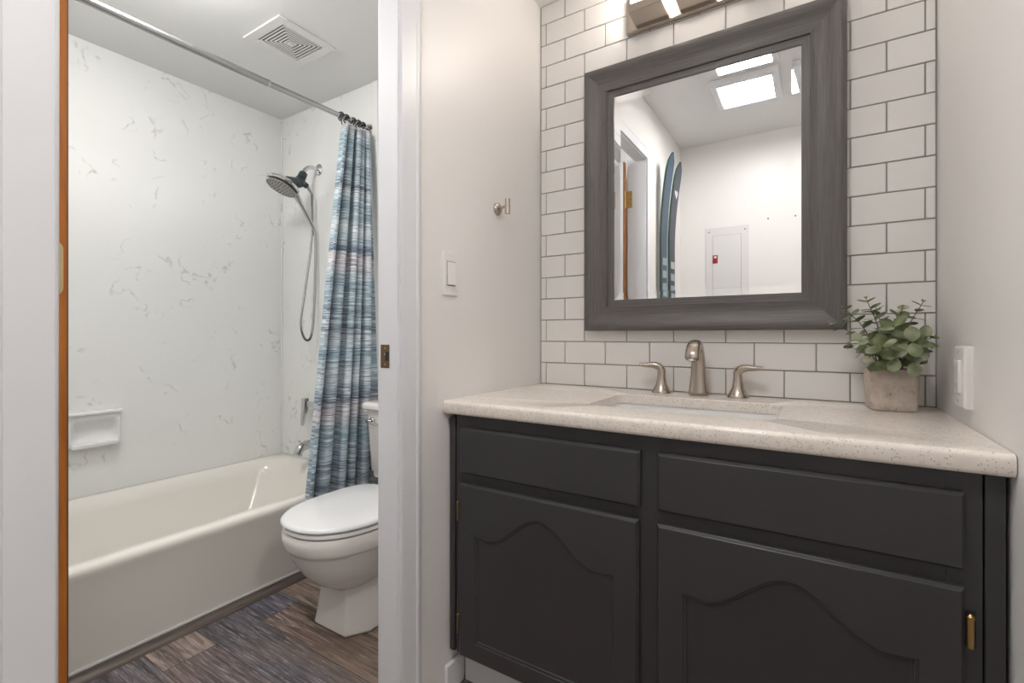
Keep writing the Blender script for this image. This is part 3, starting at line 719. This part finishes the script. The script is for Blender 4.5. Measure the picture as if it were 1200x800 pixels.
# faucet
NI = M['nickel']
fa = thing('faucet', (.577, -.055, HC), 'brushed nickel widespread faucet with two lever handles behind the sink', 'faucet')
b = B(); path = [(.577, -.045, HC), (.577, -.045, HC+.006), (.577, -.045, HC+.03), (.577, -.046, HC+.07), (.577, -.050, HC+.110), (.577, -.058, HC+.136), (.577, -.076, HC+.154), (.577, -.100, HC+.156), (.577, -.122, HC+.144), (.577, -.136, HC+.125), (.577, -.142, HC+.108)]
rx = [1.08*q_ for q_ in (.0290, .0275, .0240, .0205, .0180, .0170, .0170, .0175, .0182, .0190, .0195)]; rs = []
P_ = [Vector(p) for p in path]
for i, p in enumerate(P_):
    d = (P_[min(i+1, len(P_)-1)]-P_[max(i-1, 0)]).normalized(); v = Vector((1, 0, 0)); u = d.cross(v).normalized()
    ry = rx[i]*(.95 if i < 4 else .80)
    rs.append([p + v*rx[i]*math.copysign(abs(math.cos(a))**.8, math.cos(a)) + u*ry*math.copysign(abs(math.sin(a))**.8, math.sin(a)) for a in [2*PI*k/28 for k in range(28)]])
loft(b, rs); o = obj('spout', b, NI, fa, smooth=50); md = o.modifiers.new('sub', 'SUBSURF'); md.levels = md.render_levels = 1
b = B(); lathe(b, (.577, -.1425, HC+.109), (0, -.25, -1), [(.012, -.003), (.012, .003), (.009, .004)], 16); obj('aerator', b, M['chrome'], o, smooth=40)
for s, x in ((-1, .466), (1, .687)):
    b = B(); lathe(b, (x, -.05, HC), (0, 0, 1), [(.0295, 0), (.0295, .004), (.026, .010), (.0165, .028), (.0130, .048), (.0125, .062)], 28); t = obj('handle', b, NI, fa, smooth=50)
    b = B(); pts = bez([(x, -.05, HC+.060), (x, -.05, HC+.072), (x+s*.008, -.051, HC+.082), (x+s*.024, -.053, HC+.087), (x+s*.045, -.056, HC+.0865), (x+s*.066, -.059, HC+.0875)], 6)
    rs = []; n = len(pts)
    for i, p in enumerate(pts):
        q = i/(n-1); d = (pts[min(i+1, n-1)]-pts[max(i-1, 0)]).normalized(); v = Vector((0, 1, 0)); u = d.cross(v).normalized()
        rv_ = .0125*(1-q)+.0100*q; ru = .0125*(1-q)**1.2+.0060
        rs.append([p + v*rv_*math.cos(a) + u*min(ru, rv_)*math.sin(a) for a in [2*PI*k/20 for k in range(20)]])
    loft(b, rs); obj('lever', b, NI, t, smooth=50)

# ================================================================== MIRROR
t = thing('wall_mirror', (.571, 0, HC+.196), 'large mirror in a wide grey wood-grain frame hung on the subway tile', 'mirror')
mx0, mx1, mz0, mz1 = .193, .950, HC+.197, HC+1.100
prof = [(q_, h_+.013 if h_ > .002 else h_) for q_, h_ in [(0, .001), (0, .019), (.003, .024), (.010, .027), (.018, .0265), (.030, .021), (.045, .0155), (.062, .0135), (.076, .0155), (.082, .0165), (.0835, .0155), (.0840, .0100), (.0865, .0095), (.100, .0105), (.1045, .0095), (.1050, .0035), (.1050, .001)]]
def member(pts_fn, m):
    b = B(); a = []; c = []
    for u, v in prof: p, q = pts_fn(u, v); a.append(p); c.append(q)
    loft(b, [a, c]); obj('frame_member', b, m, t, smooth=30)
member(lambda u, v: ((mx0+u, -v, mz0+u), (mx1-u, -v, mz0+u)), M['frame_x'])
member(lambda u, v: ((mx0+u, -v, mz1-u), (mx1-u, -v, mz1-u)), M['frame_x'])
member(lambda u, v: ((mx0+u, -v, mz0+u), (mx0+u, -v, mz1-u)), M['frame_z'])
member(lambda u, v: ((mx1-u, -v, mz0+u), (mx1-u, -v, mz1-u)), M['frame_z'])
gx0, gx1, gz0, gz1 = mx0+.1035, mx1-.1035, mz0+.1035, mz1-.1035
bw = .024; bt = bw*math.tan(math.radians(2.1)); yg = -.0172
def rq(i, y): return [(gx0+i, y, gz0+i), (gx1-i, y, gz0+i), (gx1-i, y, gz1-i), (gx0+i, y, gz1-i)]
b = B(); vr = [b.verts.new(p) for p in rq(bw, yg)]; b.faces.new(vr); obj('glass', b, M['mirror'], t)
b = B(); v0 = [b.verts.new(p) for p in rq(0, yg-bt)]; v1 = [b.verts.new(p) for p in rq(bw, yg)]
for i in range(4): j = (i+1) % 4; b.faces.new((v0[i], v0[j], v1[j], v1[i]))
obj('bevel', b, M['mirror'], t)

# ================================================================== VANITY LIGHT
t = thing('vanity_light', (.57, 0, HC+1.192), 'brushed nickel vanity light bar with lit square glass shades above the mirror', 'wall light')
LX0, LX1 = .341, .800
b = B(); box(b, LX0, LX1, -.022, -.001, HC+1.194, HC+1.315); obj('back_plate', b, NI, t, bev=.002)
for x0 in (.376, .518, .660):
    x1 = x0+.106
    b = B(); zq = HC+1.203; yf = -.108
    box(b, x0, x1, yf, -.020, zq, zq+.012)
    box(b, x0, x1, yf, yf+.004, zq+.012, zq+.026); 
    sh = obj('shade_tray', b, NI, t, bev=.0015)
    b = B(); box(b, x0+.005, x1-.005, yf+.006, -.024, zq+.0125, zq+.125); obj('glass_shade', b, M['e_van'], sh, bev=.004)

# ================================================================== PLANT
px, py = 1.034, -.098
t = thing('potted_plant', (px, py, HC), 'artificial eucalyptus plant in a squarish tan concrete pot at the counter corner', 'potted plant')
def sup(w_, d_, z, n=48, e=4.2, cx=px, cy=py, rot=.10):
    out = []
    for k in range(n):
        a = 2*PI*k/n; c, s = math.cos(a), math.sin(a)
        x = math.copysign(abs(c)**(2/e), c)*w_; y = math.copysign(abs(s)**(2/e), s)*d_
        out.append(Vector((cx + x*math.cos(rot)-y*math.sin(rot), cy + x*math.sin(rot)+y*math.cos(rot), z)))
    return out
b = B(); loft(b, [sup(.043, .040, HC+.0005), sup(.0465, .043, HC+.003), sup(.0475, .044, HC+.02), sup(.0505, .047, HC+.07), sup(.0510, .0475, HC+.098), sup(.0495, .046, HC+.1005), sup(.046, .042, HC+.100), sup(.044, .040, HC+.085)], True, True)
obj('pot', b, M['concrete'], t, smooth=50)
b = B(); loft(b, [sup(.0445, .0405, HC+.086), sup(.044, .040, HC+.092), sup(.02, .02, HC+.096)], False, True); obj('soil', b, M['soil'], t, smooth=50)
def leaf(b, p, d, up, L_, Wd, curl):
    d = d.normalized(); side = d.cross(up).normalized(); nrm = side.cross(d).normalized()
    prof_ = [(0, .04), (.12, .38), (.3, .82), (.5, 1), (.7, .92), (.88, .6), (1, .08)]
    rows_ = []
    for q, wq in prof_:
        c = p + d*(q*L_) + nrm*(-curl*L_*q*q)
        rows_.append([b.verts.new(c - side*Wd*wq + nrm*.10*Wd), b.verts.new(c - side*Wd*wq*.5 + nrm*.02*Wd), b.verts.new(c), b.verts.new(c + side*Wd*wq*.5 + nrm*.02*Wd), b.verts.new(c + side*Wd*wq + nrm*.10*Wd)])
    for r0, r1 in zip(rows_, rows_[1:]):
        for k in range(4): b.faces.new((r0[k], r0[k+1], r1[k+1], r1[k]))
# stem tips: (x, y, z rel. counter, big leaf size, leaf pairs) - tall open stems and low full ones
tips = [(.912, -.125, .215, .015, 5), (.938, -.130, .252, .018, 6), (.985, -.110, .272, .018, 7), (1.008, -.055, .254, .015, 5), (1.050, -.150, .246, .020, 7), (1.098, -.075, .262, .016, 6),
        (1.108, -.140, .178, .015, 4), (1.062, -.215, .168, .027, 4), (1.005, -.222, .158, .027, 4), (.968, -.170, .170, .022, 4), (1.085, -.190, .175, .024, 4), (1.030, -.060, .205, .021, 5),
        (.952, -.075, .150, .018, 3), (1.098, -.095, .135, .018, 3), (1.030, -.180, .205, .025, 5), (1.035, -.205, .130, .026, 2), (.995, -.190, .118, .024, 2), (1.075, -.185, .122, .024, 2), (1.01, -.10, .17, .024, 3)]
for i, (tx_, ty_, tz_, sz, npair) in enumerate(tips):
    base_ = Vector((px + (tx_-px)*.22, py + (ty_-py)*.22, HC+.090)); tip = Vector((tx_, ty_, HC+tz_))
    mid = base_.lerp(tip, .5) + Vector((0, 0, .018)) - Vector((tx_-px, ty_-py, 0))*.10
    pts = bez([base_, mid, tip], 8)
    sb = B(); tube(sb, pts, [.0016*(1-.5*k/(len(pts)-1)) for k in range(len(pts))], 6); st = obj('stem', sb, M['stem'], t, smooth=60)
    lb = B()
    for k in range(npair):
        q = .38 + .58*(k/max(1, npair-1)) if npair > 1 else .6
        idx = min(len(pts)-2, int(q*(len(pts)-1))); p = pts[idx]; dd = (pts[idx+1]-pts[idx]).normalized()
        u, v = frame_of(dd); ang = k*PI/2 + i*1.3 + R.uniform(-.3, .3); size = sz*1.3*(1.15-.5*q)
        for s in (0, PI):
            side = u*math.cos(ang+s) + v*math.sin(ang+s)
            dr = (side + dd*R.uniform(.25, .6) + Vector((0, 0, R.uniform(-.1, .15)))).normalized()
            L_ = size*R.uniform(1.35, 1.7)
            e = p + dr*L_
            if e.x > W-.006 or e.y > -.006: continue
            upv = (dd*.6 + Vector((0, -.12, .9))).normalized()
            leaf(lb, p, dr, upv, L_, size*R.uniform(.58, .70), R.uniform(.0, .22))
    for a in range(4):
        dr = (dd_ := (pts[-1]-pts[-2]).normalized()) + (u*math.cos(a*PI/2)+v*math.sin(a*PI/2))*.7
        if (pts[-1] + dr.normalized()*.01).x < W-.004: pass
    obj('leaves', lb, M['leaf'], st, smooth=70)
    bb_ = B(); p = pts[-1]
    for a in range(3 if tz_ > .2 or i in (0, 6) else 1):
        dr = (pts[-1]-pts[-2]).normalized() + (u*math.cos(a*2.1)+v*math.sin(a*2.1))*.6
        leaf(bb_, p, dr, Vector((0, -.3, 1)), .0085, .0026, .1)
    obj('bud', bb_, M['bud'], st, smooth=60)

# ================================================================== back of the room, seen in the mirror
t = thing('breaker_panel', (.33, YB, HC+.45), 'grey electrical breaker panel on the wall opposite the mirror', 'electrical panel')
b = B(); X0, X1, Z0, Z1 = .186, .475, HC+.468, HC+.980
box(b, X0, X1, YB, YB+.006, Z0, Z1); obj('cover', b, M['grey_metal'], t, bev=.002)
b = B(); box(b, X0+.048, X1-.046, YB+.0058, YB+.0064, Z0+.058, Z1-.060); obj('door_gap', b, M['grout'], t)
b = B(); box(b, X0+.050, X1-.048, YB+.006, YB+.010, Z0+.060, Z1-.062); dr = obj('door', b, M['grey_metal'], t, bev=.0015)
b = B(); box(b, .236, .270, YB+.009, YB+.014, HC+.715, HC+.775); lt = obj('latch', b, M['red'], dr, bev=.001)
b = B(); box(b, .246, .262, YB+.0138, YB+.0146, HC+.752, HC+.768); obj('latch_mark', b, M['white'], lt)
for x in (X0+.022, X1-.022):
    for z in (Z0+.030, Z1-.030):
        b = B(); lathe(b, (x, YB+.006, z), (0, 1, 0), [(.006, 0), (.005, .003)], 10); obj('screw', b, M['grout'], t)
for x in (.600, .781):
    b = B(); lathe(b, (x, YB, HC+1.005), (0, 1, 0), [(.005, 0), (.005, .006), (.003, .008)], 10); o = obj('wall_screw', b, M['brassd'], None, smooth=40)
    tag(o, 'small bare screw left in the white wall beside the breaker panel', 'screw', 'screws left in the wall opposite the mirror')
def ski(name, yc, mtop, label, pale, logo):
    t = thing(name, (.04, yc, .06), label, 'ski', 'pair of skis standing against the wall')
    zt_ = HC+1.372; z0 = .06; n = 40; L_ = zt_-z0
    wd = Vector((.015, -.0985, 0)).normalized(); nn = Vector((.0985, .015, 0)).normalized()
    def st(q):
        z = z0 + L_*q
        w_ = .043 + .008*abs(2*q-1)**1.5
        if q > .93: w_ *= math.sqrt(max(.0, 1-((q-.93)/.07)**2.2))
        off = .030 + (.060*((q-.72)/.28)**2 if q > .72 else 0)
        return Vector((off, yc, z)), max(w_, .003)
    rs = []
    for k in range(n+1):
        c, w_ = st(k/n); rs.append([c - wd*w_, c + wd*w_, c + wd*w_ + nn*.011, c - wd*w_ + nn*.011])
    b = B(); loft(b, rs); obj('core', b, M['ski_green'], t, smooth=30)
    b = B(); loft(b, [[r[3]+wd*.003, r[2]-wd*.003 if (r[2]-r[3]).length > .01 else r[2], r[2]+nn*.0015, r[3]+nn*.0015] for r in rs]); tp = obj('topsheet', b, mtop, t, smooth=30)
    z = HC+.69
    k = 0
    while z > HC+.20:
        c, w_ = st((z-z0)/L_); b = B(); h = .048
        a = c - wd*(w_*.55) + nn*.0126; e = c + wd*(w_*.8) + nn*.0126
        pts = [a, e, e+Vector((0, 0, -h)), a+Vector((0, 0, -h))]
        loft(b, [pts, [p + nn*.0008 for p in pts]]); obj('stripe_block', b, M[pale] if k == 0 else M['ski_grey'], tp)
        z -= .083; k += 1
    if logo:
        c, w_ = st((HC+1.17-z0)/L_); b = B()
        for sx in (-1, 1):
            pts = [c + nn*.013 + Vector((0, 0, -.05)), c + nn*.013 + wd*sx*.024 + Vector((0, 0, -.01)), c + nn*.013 + wd*sx*.016 + Vector((0, 0, .035)), c + nn*.013 + wd*sx*.003 + Vector((0, 0, .0))]
            loft(b, [pts, [p + nn*.0008 for p in pts]])
        obj('emblem', b, M['white'], tp)
ski('ski', -1.640, M['ski_blue'], 'taller-looking blue ski of the pair, nearer the doorway', 'ski_grey', False)
ski('ski', -1.850, M['ski_navy'], 'dark slate ski with a white emblem, nearer the room corner', 'ski_pale', True)
